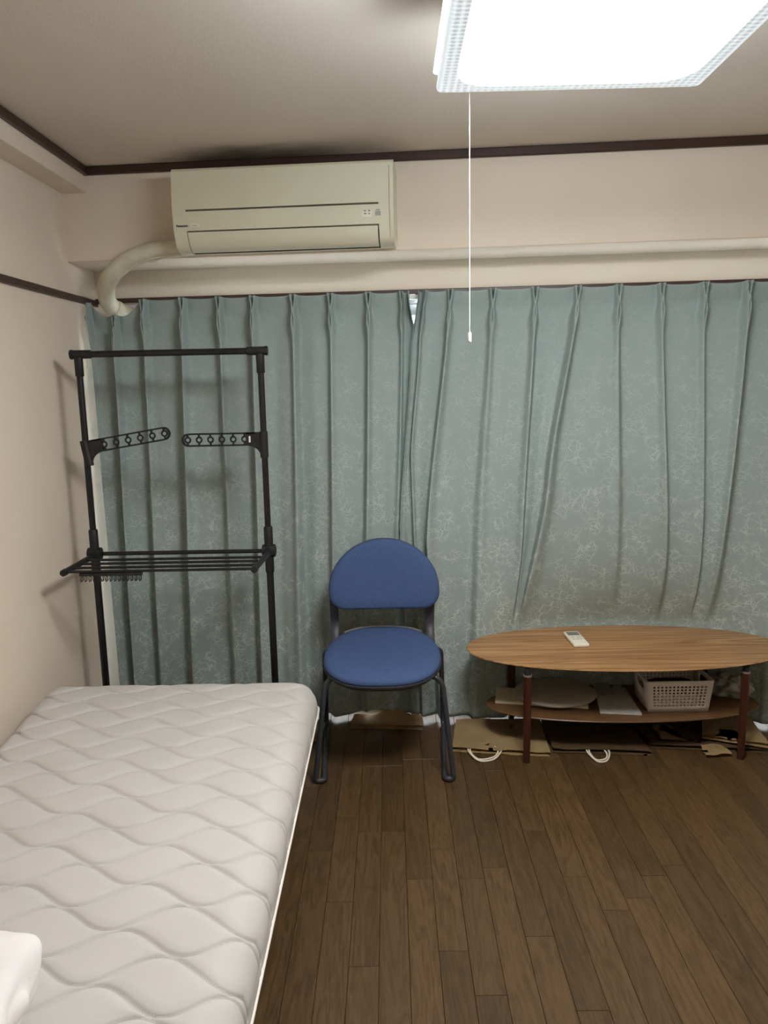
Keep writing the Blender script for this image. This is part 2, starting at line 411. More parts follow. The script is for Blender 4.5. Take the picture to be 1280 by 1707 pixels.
# ------------------------------------------------------------------ window behind the curtains
win = link_mesh('window_1', box((0, 0, 0), (.01, .01, .01)), M['alu'], kind='structure')
bm = bmesh.new()
fo0, fo1 = .285, .37
for a0, a1, z0, z1 in ((WIN_A0, WIN_A1, WIN_Z0, WIN_Z0 + .03), (WIN_A0, WIN_A1, WIN_Z1 - .035, WIN_Z1), (WIN_A0, WIN_A0 + .04, WIN_Z0 + .03, WIN_Z1 - .035), (WIN_A1 - .04, WIN_A1, WIN_Z0 + .03, WIN_Z1 - .035)):
    add_box(bm, (a0, fo0, z0), (a1, fo1, z1), .003, WM)
D.objects.remove(win)
win = link_mesh('window_1', bm, M['alu'], kind='structure')
sash_edges = (.22, 1.60, 3.26)
for k in range(2):
    a0, a1 = sash_edges[k] - (.03 if k else 0), sash_edges[k + 1]
    o0 = .30 + .032 * k; z0, z1 = WIN_Z0 + .03, WIN_Z1 - .035
    bm = bmesh.new()
    for b0, b1, y0, y1 in ((a0, a1, z0, z0 + .06), (a0, a1, z1 - .05, z1), (a0, a0 + .045, z0 + .06, z1 - .05), (a1 - .045, a1, z0 + .06, z1 - .05)):
        add_box(bm, (b0, o0, y0), (b1, o0 + .026, y1), .002, WM)
    s = link_mesh('sash', bm, M['alu'], win)
    link_mesh('pane', wbox(a0 + .045, a1 - .045, o0 + .010, o0 + .016, z0 + .06, z1 - .05), M['glass'], s, smooth=False)
# narrow fixed panel at the left end where the cooling pipe passes out
vp = link_mesh('vent_panel', wbox(-.02, .22, .31, .325, WIN_Z0 + .03, 1.80, .002), M['white'], win)
bm = bmesh.new()
for k in range(12): add_box(bm, (-.015 + k * .02, .312, 1.80), (-.007 + k * .02, .32, WIN_Z1 - .035), 0, WM)
link_mesh('vent_slat', bm, M['white'], win, kind='stuff')
link_mesh('sill', wbox(-.02, 3.3, .14, .284, 0.0, .034, .004), M['white'], win)

# ------------------------------------------------------------------ ceiling lamp
LX, LY, LB = .431, 1.612, 2.17
HALF = .310
t = thing('ceiling_lamp', 'square white prismatic ceiling lamp, lit, with a hanging pull cord', 'lamp', (LX, LY, LB))
def rsq(h, r, n=5):
    out = []
    for q in range(4):
        a0 = q * math.pi / 2
        sx, sy = ((1, 1), (-1, 1), (-1, -1), (1, -1))[q]
        for k in range(n + 1):
            a = a0 + k / n * math.pi / 2
            out.append((sx * (h - r) + r * math.cos(a), sy * (h - r) + r * math.sin(a)))
    return out
bm = bmesh.new()
rings = []
for h, r, z in ((HALF - .012, .014, .000), (HALF - .004, .016, .003), (HALF - .002, .018, .010), (HALF - .014, .018, .014), (HALF - .014, .018, .038), (HALF + .004, .018, .044), (HALF + .004, .018, .049), (HALF - .020, .018, .056), (HALF - .022, .018, .074), (.272, .03, .074)):  # outward lip over a recessed band, shaped to keep side light off the ceiling
    rings.append([Vector((LX + x, LY + y, LB + z)) for x, y in rsq(h, r)])
add_stack(bm, rings)
link_mesh('diffuser', bm, M['lamp'], t, origin=(LX, LY, LB + .03))
bm = bmesh.new()
rings = [[Vector((LX + x, LY + y, LB + z)) for x, y in rsq(h, .03)] for h, z in ((.27, .0745), (.27, .11), (.20, .15), (.12, .17), (.12, CEIL - LB - .001))]
add_stack(bm, rings)
link_mesh('chassis', bm, M['white'], t)
cx_, cy_ = LX - HALF + .081, 1.915
cord = link_mesh('pull_cord', tube([(cx_, cy_, LB + .004), (cx_, cy_, 1.617)], .0007, 6), M['white'], t)
link_mesh('pull_knob', tube([(cx_, cy_, 1.622), (cx_, cy_, 1.618), (cx_, cy_, 1.60), (cx_, cy_, 1.598)], [.0025, .0045, .0045, .0035], 12), M['remote'], cord)

# ------------------------------------------------------------------ curtains
TCX, TCY, TA, TB, TZ = .955, 3.015, .650, .272, .405
def base_off(a, z, ztop, sh=0.0):
    t = sstep(0, 1, (ztop - z) / ztop)
    return lerp(.085, .045, t) + sh
def curtain(name, label, folds, seed, hump=None, pipe=False, shift=0.0):
    """folds: list of (a_top, [(z, a)...lower guide points], amplitude, steep side)"""
    rg = random.Random(seed)
    def guide(f, z):
        pts = [(1.86, f[0])] + list(f[1])
        for (z0, a0), (z1, a1) in zip(pts, pts[1:]):
            if z >= z1:
                t = (z0 - z) / (z0 - z1); t = max(0, min(1, t)); t = t * t * (3 - 2 * t) * .5 + t * .5
                return lerp(a0, a1, t)
        return pts[-1][1]
    NP, NZ = 34, 110
    bm = bmesh.new(); cols = []
    nf = len(folds)
    for i in range(nf - 1):
        for k in range(NP + (1 if i == nf - 2 else 0)):
            u = k / NP; u = u - .105 * math.sin(2 * math.pi * u); col = []
            am_t = folds[i][0] * (1 - u) + folds[i + 1][0] * u
            ztop = 1.872 + .009 * (2 * abs(u - .5)) ** 3
            if pipe: ztop -= .064 * math.exp(-((am_t - .055) / .095) ** 4)
            zbot = .018 + .010 * noise.noise((am_t * 3.1, seed, 0))
            if hump: zbot += hump[1] * math.exp(-((am_t - hump[0]) / .07) ** 2)
            for j in range(NZ):
                q = j / (NZ - 1); q = q ** 1.25
                z = lerp(ztop, zbot, q); t = (ztop - z) / (ztop - .02)
                A0, A1 = guide(folds[i], z), guide(folds[i + 1], z)
                a = lerp(A0, A1, u)
                amp = lerp(folds[i][2], folds[i + 1][2], u)
                ph = u if u < .5 else u - 1
                # pinch pleat at the heading
                d = ztop - z
                sp_ = .012 + .05 * min(1, abs(d - .068) / .068)
                rw = .030 if d < .068 else .030 + .05 * sstep(.068, .2, d)
                fan = .048 * (math.exp(-((ph - sp_) / rw) ** 2) + math.exp(-((ph + sp_) / rw) ** 2) - .35 * math.exp(-(ph / .02) ** 2))
                pinch = fan * (1 - sstep(.07, .20, d))
                rdw = lerp(.055, .15, t)
                pinch += min(1.2, amp / .036) * .042 * (1 - .65 * t) * math.exp(-(ph / rdw) ** 2) * sstep(.06, .14, d)
                # asymmetrical folds below it
                sd = folds[i][3] if u < .5 else folds[i + 1][3]
                def wave(uu, wdt):
                    uu = uu % 1
                    if uu < wdt: return 1 - 1.7 * sstep(0, wdt, uu)
                    v = (uu - wdt) / (1 - wdt); return -.7 + 1.7 * (.5 - .5 * math.cos(math.pi * v ** .8))
                wdt = lerp(.10, .20, t)
                sR, sL = wave(u, wdt), wave(1 - u, wdt)
                m = (lerp(folds[i][3], folds[i + 1][3], sstep(.3, .7, u)) + 1) / 2
                wv = sL * (1 - m) + sR * m
                wamp = amp * (.55 + .45 * sstep(.1, .8, t)) * sstep(.03, .20, d)
                wr = .016 * noise.noise((a * 3.4, z * 1.1, seed)) * sstep(.1, .6, d) + .005 * noise.noise((a * 6, z * 2.2, seed)) * sstep(.05, .5, d) + .0025 * noise.noise((a * 19, z * 5, seed + 3)) * sstep(.05, .3, d)
                off = base_off(a, z, ztop, shift * sstep(1.15, 1.33, a) * sstep(.02, .2, d)) - pinch - wamp * wv * .62 - .016 * (1 - sstep(0, .085, d)) * (1 - math.exp(-(ph / .12) ** 2)) - wr
                p = W(a, off, z)
                # the table edge presses the cloth back
                ex = (p.x - TCX) / TA
                if abs(ex) < 1.25 and z < 1.1:
                    ye = TCY + TB * math.sqrt(max(0, 1 - min(1, ex * ex))) + .016
                    ye -= max(0, abs(ex) - .96) * .6
                    k_ = 1.0 if z < TZ + .02 else math.exp(-((z - TZ - .02) / .22) ** 1.3)
                    if z < TZ - .05: k_ = lerp(.55, 1, sstep(0.02, TZ - .05, z))
                    lim = p.y + (ye - p.y) * k_
                    if ye > p.y: p.y = lim + (p.y - lim) * .06
                col.append(bm.verts.new(p))
            cols.append(col)
    for A, B in zip(cols, cols[1:]):
        for j in range(NZ - 1): bm.faces.new((A[j], B[j], B[j + 1], A[j + 1]))
    o = link_mesh(name, bm, M['curtain'], angle=180)
    s = o.modifiers.new('thickness', 'SOLIDIFY'); s.thickness = .0025; s.offset = 0
    return tag(o, label, 'curtain')
lf = [(-.062, [(.0, -.035)], .02, -1), (.057, [(.18, .045)], .050, -1), (.186, [(.18, .162)], .030, -1), (.36, [(.18, .321)], .045, -1), (.518, [(.19, .515)], .030, -1),
      (.663, [(.19, .641)], .040, -1), (.837, [(.19, .813)], .034, 1), (.995, [(.02, .966)], .026, -1), (1.155, [(.02, 1.109)], .030, -1), (1.295, [(1.65, 1.29), (.02, 1.227)], .026, 1), (1.322, [(1.66, 1.352), (.9, 1.34), (.02, 1.35)], .008, 1)]
rf = [(1.362, [(1.66, 1.330), (.885, 1.272), (.016, 1.31)], .010, 1), (1.388, [(1.66, 1.365), (1.196, 1.325), (.017, 1.362)], .022, -1), (1.493, [(.83, 1.389), (.018, 1.443)], .040, -1), (1.669, [(.83, 1.616), (.02, 1.591)], .022, -1),
      (1.84, [(.83, 1.795), (.024, 1.724)], .034, 1), (2.012, [(1.088, 1.900), (.456, 1.805), (.027, 1.86)], .060, 0), (2.173, [(.567, 2.205), (.033, 2.221)], .020, 1), (2.342, [(.54, 2.411), (.03, 2.42)], .034, 1),
      (2.511, [(.568, 2.554), (.03, 2.55)], .022, 1), (2.68, [(.569, 2.618), (.04, 2.63)], .040, 1), (2.85, [(.5, 2.84), (.03, 2.85)], .03, 1), (3.02, [(.5, 3.0), (.03, 3.0)], .03, 1), (3.2, [(.5, 3.2), (.03, 3.2)], .03, 1), (3.36, [(.5, 3.34), (.03, 3.34)], .03, 1)]
curtain('curtain', 'left grey-green curtain panel hanging behind the black drying rack', lf, 1, hump=(1.19, .030), pipe=True, shift=.03)
curtain('curtain', 'right grey-green curtain panel hanging behind the oval table', rf, 2, hump=(1.95, .012))
# rail
t = thing('curtain_rail', 'slim white curtain rail above the two grey-green curtains', 'curtain rail', W(1.65, .128, 1.850))
link_mesh('rail', wbox(.15, 3.4, .118, .138, 1.850, 1.866, .002), M['white'], t)
for a in (.32, 1.335, 2.4, 3.3):
    link_mesh('bracket', wbox(a - .012, a + .012, .120, .2795, 1.866, 1.872, .001), M['white'], t)

# ------------------------------------------------------------------ air conditioner
A0, A1 = .437, 1.284
t = thing('air_conditioner', 'cream wall air conditioner mounted under the ceiling above the left curtain', 'air conditioner', W((A0 + A1) / 2, -.1, 2.02))
prof = [(-.001, 2.045), (-.001, 2.325), (-.185, 2.325), (-.198, 2.321), (-.205, 2.312), (-.212, 2.27), (-.217, 2.21), (-.217, 2.15), (-.212, 2.10), (-.203, 2.068), (-.188, 2.042), (-.168, 2.026), (-.145, 2.019), (-.09, 2.024), (-.05, 2.034)]
def front_off(z):
    pts = [(z_, o) for o, z_ in prof[4:13]]
    for (z1, o1), (z0, o0) in zip(pts, pts[1:]):
        if z0 <= z <= z1: return lerp(o0, o1, (z - z0) / (z1 - z0))
    return -.2
bm = bmesh.new(); add_prism(bm, prof, lambda o, z: W(A0, o, z), lambda o, z: W(A1, o, z))
def boolean_cut(bm, cutters):
    tmp = D.meshes.new('tmp'); bmesh.ops.recalc_face_normals(bm, faces=bm.faces); bm.to_mesh(tmp); bm.free()
    a = D.objects.new('tmp_a', tmp); COL.objects.link(a); junk = []
    for c in cutters:
        bmesh.ops.recalc_face_normals(c, faces=c.faces)
        me = D.meshes.new('tmp_c'); c.to_mesh(me); c.free()
        co = D.objects.new('tmp_c', me); COL.objects.link(co); junk.append(co)
        md = a.modifiers.new('b', 'BOOLEAN'); md.operation = 'DIFFERENCE'; md.object = co; md.solver = 'EXACT'
    dg = bpy.context.evaluated_depsgraph_get(); dg.update()
    me2 = D.meshes.new_from_object(a.evaluated_get(dg))
    out = bmesh.new(); out.from_mesh(me2)
    D.objects.remove(a)
    for j in junk: D.objects.remove(j)
    return out
L0, L1 = .487, 1.228
bm = boolean_cut(bm, [wbox(L0, L1, -.3, -.207, 2.163, 2.170), wbox(L0, L1, -.3, -.120, 2.0, 2.094), wbox(A0 + .003, A1 - .003, -.17, -.03, 2.316, 2.4), wbox(1.268, 1.2695, -.3, -.19, 2.03, 2.3)])
body = link_mesh('body', bm, M['ac'], t, angle=28)
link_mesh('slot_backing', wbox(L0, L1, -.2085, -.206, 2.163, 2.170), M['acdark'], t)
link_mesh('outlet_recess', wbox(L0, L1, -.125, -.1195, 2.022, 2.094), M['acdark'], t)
bm = bmesh.new()
lp = [(z, front_off(z) + .002) for z in (2.089, 2.075, 2.06, 2.045, 2.034, 2.026, 2.0215)]
add_prism(bm, [(o, z) for z, o in lp] + [(o + .012, z + .002) for z, o in reversed(lp)], lambda o, z: W(L0 + .003, o, z), lambda o, z: W(L1 - .005, o, z))
link_mesh('louver', bm, M['ac'], t)
bm = bmesh.new()
for k in range(26): add_box(bm, (A0 + .02 + k * .0315, -.16, 2.314), (A0 + .024 + k * .0315, -.03, 2.324), 0, WM)
link_mesh('intake_grille', bm, M['ac'], t, kind='stuff')
def text_on(name, s, size, a, z, off, m, parent, bold=0.0):
    cu = D.curves.new('t', 'FONT'); cu.body = s; cu.size = size; cu.extrude = .0004; cu.offset = bold
    o = D.objects.new('t', cu); COL.objects.link(o)
    dg = bpy.context.evaluated_depsgraph_get(); dg.update()
    me = D.meshes.new_from_object(o.evaluated_get(dg)); D.objects.remove(o)
    b = bmesh.new(); b.from_mesh(me)
    for v in b.verts: v.co = W(a + v.co.x, off - v.co.z, z + v.co.y)
    return link_mesh(name, b, m, parent, smooth=False)
text_on('lettering', 'Panasonic', .0115, .449, 2.1085, front_off(2.11) - .0012, M['rubber'], t, .0003)
lb = link_mesh('badge', wbox(.504, .542, front_off(2.112) - .0012, front_off(2.112) + .001, 2.1055, 2.1195, .0004), M['label'], t)
bm = bmesh.new()
for k in range(5): add_box(bm, (.511 + k * .004, front_off(2.112) - .0018, 2.1105), (.5135 + k * .004, front_off(2.112) - .001, 2.1135), 0, WM)
link_mesh('badge_print', bm, M['grey_print'], lb)
fo = front_off(2.13)
dp = link_mesh('display', wbox(1.166, 1.203, fo - .0012, fo + .001, 2.118, 2.1455, .0004), M['label'], t)
bm = bmesh.new()
for x, z, ww in ((1.173, 2.138, .008), (1.189, 2.138, .008), (1.173, 2.128, .009), (1.190, 2.128, .005)):
    add_box(bm, (x, fo - .002, z), (x + ww, fo - .001, z + .0045), 0, WM)
link_mesh('display_print', bm, M['grey_print'], dp)
rl = link_mesh('rating_label', wbox(1.213, 1.238, fo - .0012, fo + .001, 2.120, 2.1395, .0004), M['label'], t)
bm = bmesh.new()
add_box(bm, (1.219, fo - .002, 2.141), (1.232, fo - .0008, 2.144), 0, WM)
for k in range(4): add_box(bm, (1.215, fo - .002, 2.1225 + k * .0042), (1.236, fo - .001, 2.1252 + k * .0042), 0, WM)
link_mesh('label_print', bm, M['grey_print'], rl)

# cooling pipe
pp = [W(.475, -.075, 2.058), W(.40, -.066, 2.060), W(.291, -.055, 2.050), W(.190, -.047, 2.026), W(.095, -.030, 1.966), W(.040, .03, 1.905), W(.032, .09, 1.856), W(.075, .16, 1.824), W(.115, .25, 1.815), W(.12, .308, 1.815)]
pts = spline(pp, 8)
rad = [.036 + .0022 * noise.noise((i * .35, 0, 0)) for i in range(len(pts))]
o = link_mesh('cooling_pipe', tube(pts, rad, 20), M['pipe'], angle=60)
tag(o, 'thick cream taped pipe curving from the air conditioner down to the curtain top', 'pipe')
bm = bmesh.new(); i0 = 16
add_tube(bm, pts[i0:i0 + 3], .0395, 20); link_mesh('tape_band', bm, M['pipe'], o)
bm = bmesh.new(); add_tube(bm, pts[50:53], .039, 20); link_mesh('tape_band', bm, M['pipe'], o)
link_mesh('cable', tube(spline([W(.46, -.085, 2.030), W(.36, -.085, 2.026), W(.27, -.09, 2.012), W(.17, -.07, 1.985)], 6), .003, 6), M['pipe'], o)

# ------------------------------------------------------------------ bed
BX0, BX1, BY0, BY1, BT = -1.300, -.284, .72, 2.70, .425
t = thing('bed', 'white quilted mattress with wavy stitching on a low bed by the left wall', 'bed', ((BX0 + BX1) / 2, (BY0 + BY1) / 2, 0))
LAM, AMP, PIT = .275, .0345, .142
def quilt(x, y):
    """distance-like value to the nearest stitched wave line"""
    best = 9
    base = (1.502 - .0345 - y) / PIT
    for n in range(math.floor(base) - 1, math.floor(base) + 3):
        for s, (dyy, x0) in enumerate(((0, -.554), (-.071, -.456))):
            arg = 2 * math.pi * (x - x0) / LAM
            yl = 1.4675 - n * PIT + dyy + AMP * math.cos(arg)
            sl = AMP * 2 * math.pi / LAM * math.sin(arg)
            best = min(best, abs(y - yl) / math.sqrt(1 + sl * sl))
    return best
RB, TH_B = .085, .118
cxm, cym = (BX0 + BX1) / 2, (BY0 + BY1) / 2
hx, hy = (BX1 - BX0) / 2, (BY1 - BY0) / 2
fx, fy = hx - RB, hy - RB
arc = RB * math.pi / 2; LM = arc + TH_B - RB
nx_, ny_ = 230, 780
def axis(n, f):
    tot = f + LM; out = []
    for k in range(n): out.append(-tot + 2 * tot * k / (n - 1))
    return out
us, vs_ = axis(nx_, fx), axis(ny_, fy)
bm = bmesh.new(); G = []
for u in us:
    row = []
    for v in vs_:
        qx, qy = max(abs(u) - fx, 0), max(abs(v) - fy, 0)
        L = math.hypot(qx, qy); dx_, dy_ = (qx / L, qy / L) if L > 0 else (0, 0)
        L = min(L, LM)
        th = min(L / RB, math.pi / 2)
        o_, dr = RB * math.sin(th), RB * (1 - math.cos(th)) + max(0, L - arc)
        x = math.copysign(min(abs(u), fx) + dx_ * o_, u); y = math.copysign(min(abs(v), fy) + dy_ * o_, v)
        nx3 = Vector((math.copysign(dx_, u) * math.sin(th), math.copysign(dy_, v) * math.sin(th), math.cos(th)))
        # pattern coordinates run on over the edge
        px, py = cxm + math.copysign(min(abs(u), fx + arc * .75), u), cym + math.copysign(min(abs(v), fy + arc * .75), v)
        dd = quilt(px, py)
        h = (-.0085 * math.exp(-(dd / .0030) ** 2) - .0050 * math.exp(-(dd / .014) ** 2)) * lerp(1, .6, sstep(0, arc, L))
        if L > LM - .02: h *= .3
        p = Vector((cxm + x, cym + y, BT - dr)) + nx3 * h
        # soft bulge of the side and slightly crowned top
        p.z += .006 * (1 - (x / hx) ** 2) * (1 - (y / hy) ** 2)
        # left edge is squeezed away from the wall towards the head
        if x < 0: p.x += .045 * sstep(2.62, 2.15, p.y) * (-x / hx) ** 3
        row.append(bm.verts.new(p))
    G.append(row)
for i in range(nx_ - 1):
    for j in range(ny_ - 1): bm.faces.new((G[i][j], G[i + 1][j], G[i + 1][j + 1], G[i][j + 1]))
bmesh.ops.remove_doubles(bm, verts=bm.verts, dist=1e-5)
link_mesh('mattress_cover', bm, M['mattress'], t, angle=180)
def bed_left(y): return BX0 + .045 * sstep(2.62, 2.15, y)
zb = BT - TH_B
def edge_loop(off, z):
    P = []
    r = .045
    for (ax, ay, a0) in ((BX1 - r, BY1 - r, 0), (None, BY1 - r, 90), (None, BY0 + r, 180), (BX1 - r, BY0 + r, 270)):
        for k in range(7):
            a = math.radians(a0 + 15 * k)
            xx = (bed_left(ay) + r) if ax is None else ax
            P.append(Vector((xx + (r + off) * math.cos(a), ay + (r + off) * math.sin(a), z)))
        if a0 == 90:
            for k in range(1, 14):
                y = lerp(BY1 - r, BY0 + r, k / 14); P.append(Vector((bed_left(y) - off, y, z)))
    return P
bm = bmesh.new(); add_tube(bm, edge_loop(.000, zb), .0042, 8, closed=True)
link_mesh('piping', bm, M['piping'], t)
lo_ = edge_loop(-.012, zb); 
bm = bmesh.new(); add_stack(bm, [edge_loop(-.050, .155), edge_loop(-.046, .16), edge_loop(-.044, zb - .002)])
link_mesh('base', bm, M['bedbase'], t)
for x in (BX0 + .13, BX1 - .13):
    for y in (BY0 + .12, BY1 - .14):
        bm = bmesh.new(); add_tube(bm, [(x, y, .155), (x, y, .004), (x, y, 0)], [.025, .02, .018], 14)
        link_mesh('leg', bm, M['rubber'], t)

# pillow end at the near left corner
def blob(cx, cy, cz, sx, sy, sz, seed, amp, n=40, p=2.6):
    b = bmesh.new()
    def f(u, v):
        th = 2 * math.pi * u; ph = math.pi * (v - .5) * .999
        c, s = math.cos(ph), math.sin(ph)
        e = 2 / p
        x = math.copysign(abs(math.cos(th)) ** e, math.cos(th)) * abs(c) ** (e * .8)
        y = math.copysign(abs(math.sin(th)) ** e, math.sin(th)) * abs(c) ** (e * .8)
        z = math.copysign(abs(s) ** .9, s)
        q = Vector((x * sx, y * sy, z * sz))
        k = noise.noise((x * 2.2 + seed, y * 2.2, z * 2.2)) + .6 * noise.ridged_multi_fractal(Vector((x * 2.1, y * 2.1 + seed, z * 2)), 1, 2, 3, 1, 2) * .4
        q *= 1 + amp * k
        return Vector((cx, cy, cz)) + q
    grid(b, n * 2, n, f)
    bmesh.ops.remove_doubles(b, verts=b.verts, dist=1e-4)
    return b
bm = blob(-.878, 1.055, .510, .262, .185, .082, 3, .05, 60, 2.8)
for v in bm.verts:
    v.co += Vector((.010, .006, .010)) * noise.noise(v.co * 14) + Vector((.040, .02, .030)) * (abs(noise.noise(v.co * 8.5)) - .2)
    v.co.z = max(v.co.z, .4335)
o = link_mesh('pillow', bm, M['pillow'], angle=180)
tag(o, 'crumpled white pillow lying at the near left of the quilted mattress', 'pillow')

# ------------------------------------------------------------------ drying rack
RY, RL, RR = 3.0, -1.209, -.499
t = thing('drying_rack', 'black steel clothes drying rack with folding shelf beside the left wall', 'clothes rack', ((RL + RR) / 2, RY, 0))
SZ = .837
for x in (RL, RR):
    p = link_mesh('pole', tube([(x, RY, .03), (x, RY, SZ - .05)], .0145, 14), M['black'], t)
    link_mesh('upper_pole', tube([(x, RY, SZ + .05), (x, RY, 1.60)], .0125, 14), M['black'], t)
    bm = bmesh.new()
    add_tube(bm, [(x, RY, SZ - .085), (x, RY, SZ - .08), (x, RY, SZ + .10), (x, RY, SZ + .105)], [.016, .018, .018, .016], 14)
    add_tube(bm, [(x - .028, RY, SZ + .005), (x - .025, RY, SZ + .005), (x + .025, RY, SZ + .005), (x + .028, RY, SZ + .005)], [.018, .026, .026, .018], 16)
    add_tube(bm, [(x, RY - .034, SZ + .005), (x, RY, SZ + .005)], .018, 14)
    link_mesh('shelf_joint', bm, M['blackplastic'], t)
    bm = bmesh.new()
    sg = 1 if x == RL else -1
    add_tube(bm, [(x, RY, 1.552), (x, RY, 1.555), (x, RY, 1.625)], [.0145, .0165, .0165], 14)
    add_tube(bm, [(x - sg * .024, RY, 1.637), (x - sg * .022, RY, 1.637), (x + sg * .050, RY, 1.637), (x + sg * .052, RY, 1.637)], [.014, .017, .0165, .014], 14)
    add_tube(bm, [(x - sg * .030, RY, 1.637), (x - sg * .022, RY, 1.637)], [.018, .019], 14)
    link_mesh('corner_joint', bm, M['blackplastic'], t)
    bm = bmesh.new()
    add_tube(bm, fillet([(x, RY - .19, .015), (x, RY + .16, .015)], .02), .015, 12)
    add_tube(bm, [(x, RY, .01), (x, RY, .05)], .019, 12)
    link_mesh('foot', bm, M['blackplastic'], t)
link_mesh('top_bar', tube([(RL + .04, RY, 1.637), (RR - .04, RY, 1.637)], .0128, 14), M['black'], t)
link_mesh('back_rod', tube([(RL, RY, SZ + .004), (RR, RY, SZ + .004)], .0085, 12), M['black'], t)
link_mesh('lower_bar', tube([(RL, RY, .10), (RR, RY, .10)], .0125, 14), M['black'], t)
AY = 2.70
for x0, x1 in ((RL, RL - .002), (RR, RR - .008)):
    bm = bmesh.new()
    add_tube(bm, [(x0, RY - .02, SZ), (x1, AY + .01, SZ), (x1, AY, SZ)], [.0115, .0115, .009], 12)
    add_tube(bm, [(x1, AY - .004, SZ), (x1, AY + .018, SZ)], [.0125, .0135], 12)
    link_mesh('shelf_arm', bm, M['black'], t)
rod_front = None
for k, y in enumerate((2.715, 2.775, 2.84, 2.905)):
    q = link_mesh('shelf_rod', tube([(RL - .002, y, SZ), (RR - .006, y, SZ)], .0055, 10), M['black'], t)
    if k == 0: rod_front = q
bm = bmesh.new()
for k in range(15):
    x = -1.150 + k * .0155
    P = [(x, 2.715 + .009 * math.cos(a), SZ - .026 + .013 * math.sin(a)) for a in (math.radians(120 + 300 * i / 10) for i in range(11))]
    P = [(x + .004 * math.sin(math.radians(120 + 300 * i / 10)) , p[1], p[2]) for i, p in enumerate(P)]
    add_tube(bm, P, .0013, 6)
    # each loop is turned so its ring faces the room
    add_tube(bm, [(x + .0055 * math.cos(math.radians(g)), 2.710, SZ - .026 + .010 * math.sin(math.radians(g))) for g in range(0, 360, 30)], .0012, 6, closed=True)
add_box(bm, (-1.158, 2.708, SZ - .016), (-.925, 2.722, SZ - .0055), .001)
link_mesh('hook_strip', bm, M['blackplastic'], t)
def hanger_arm(length, mtx, parent):
    bm = bmesh.new(); h = .0265; r = .0032; dy = .007
    n = 6; x1 = length - h
    def bx(x0, x1_, z0, z1): add_box(bm, (x0, -dy, z0), (x1_, dy, z1), .0008)
    bx(.03, x1, h - .0065, h); bx(.07, x1, -h, -h + .0065)
    arc_o = [(x1 + h * math.cos(a), h * math.sin(a)) for a in (math.radians(-90 + 15 * k) for k in range(13))]
    arc_i = [(x1 + (h - .007) * math.cos(a), (h - .007) * math.sin(a)) for a in (math.radians(90 - 15 * k) for k in range(13))]
    add_prism(bm, arc_o + arc_i, lambda x, z: Vector((x, -dy, z)), lambda x, z: Vector((x, dy, z)))
    sx = .072
    for k in range(n):
        cx = lerp(sx + .004, x1 + .003, k / (n - 1)); rr = .0105
        ro = [(cx + (rr + .0) * math.cos(a), rr * math.sin(a)) for a in (math.radians(30 * g) for g in range(12))]
        P = [(x, 0, z) for x, z in ro]
        add_tube(bm, P, .0036, 6, closed=True)
        bx(cx - .003, cx + .003, rr, h - .005)
        bx(cx - .003, cx + .003, -h + .005, -rr)
    # gusset plate at the pole
    out = [(-.012, h), (.070, h)] + [(.070, -h + .001)] + [(.066 - .052 * math.sin(math.radians(a)), -h - .040 * (1 - math.cos(math.radians(a)))) for a in range(10, 91, 16)] + [(.006, -h - .047), (-.012, -h - .047)]
    add_prism(bm, out, lambda x, z: Vector((x, -dy, z)), lambda x, z: Vector((x, dy, z)))
    add_tube(bm, [(0, .0, -h - .047), (0, .0, h + .002)], .0165, 14)
    for v in bm.verts: v.co = mtx @ v.co
    return link_mesh('hanger_arm', bm, M['blackplastic'], parent, angle=30)
hanger_arm(.345, Matrix.Translation((RL, RY - .004, 1.274)) @ Matrix.Rotation(math.radians(-9), 4, 'Y'), t)
fl = Matrix.Identity(4); fl[0][0] = -1
ha = hanger_arm(.325, Matrix.Translation((RR, RY - .004, 1.296)) @ fl, t)
link_mesh('sticker', box((RR - .058, RY - .0135, 1.283), (RR - .051, RY - .011, 1.308), .0005), M['white'], ha)

# ------------------------------------------------------------------ chair
CX = -.046
t = thing('stacking_chair', 'blue upholstered chair with dark sled legs standing in front of the curtains', 'chair', (CX, 2.9, 0))
SCY, SA, SB = 2.885, .232, .262
def seat_ring(sc, z, dz=0.0, p=2.7):
    R = []
    for x, y in superellipse(SA * sc, SB * sc, p, 64):
        taper = 1 - .10 * (y / SB) if y > 0 else 1
        zz = z + .018 * max(0, y / SB) ** 2 - .022 * max(0, -y / SB) ** 2 * 1.0 - dz * (x / SA) ** 2
        R.append(Vector((CX + x * taper, SCY + y, zz)))
    return R
bm = bmesh.new()
add_stack(bm, [seat_ring(.975, .424), seat_ring(1.0, .432), seat_ring(.992, .443), seat_ring(.96, .450), seat_ring(.85, .455), seat_ring(.6, .453), seat_ring(.3, .449), seat_ring(.06, .448)])
link_mesh('seat', bm, M['blue'], t, angle=180)
bm = bmesh.new()
add_stack(bm, [seat_ring(.80, .395), seat_ring(.94, .402), seat_ring(1.003, .418), seat_ring(1.006, .426), seat_ring(.97, .428)])
link_mesh('seat_shell', bm, M['shell'], t, angle=60)
bm = bmesh.new()
lip = [p for p in seat_ring(.992, .446) if p.y > SCY + .72 * SB]
lip.sort(key=lambda p: p.x)
add_tube(bm, lip, .007, 8); link_mesh('rear_lip', bm, M['greytrim'], t)
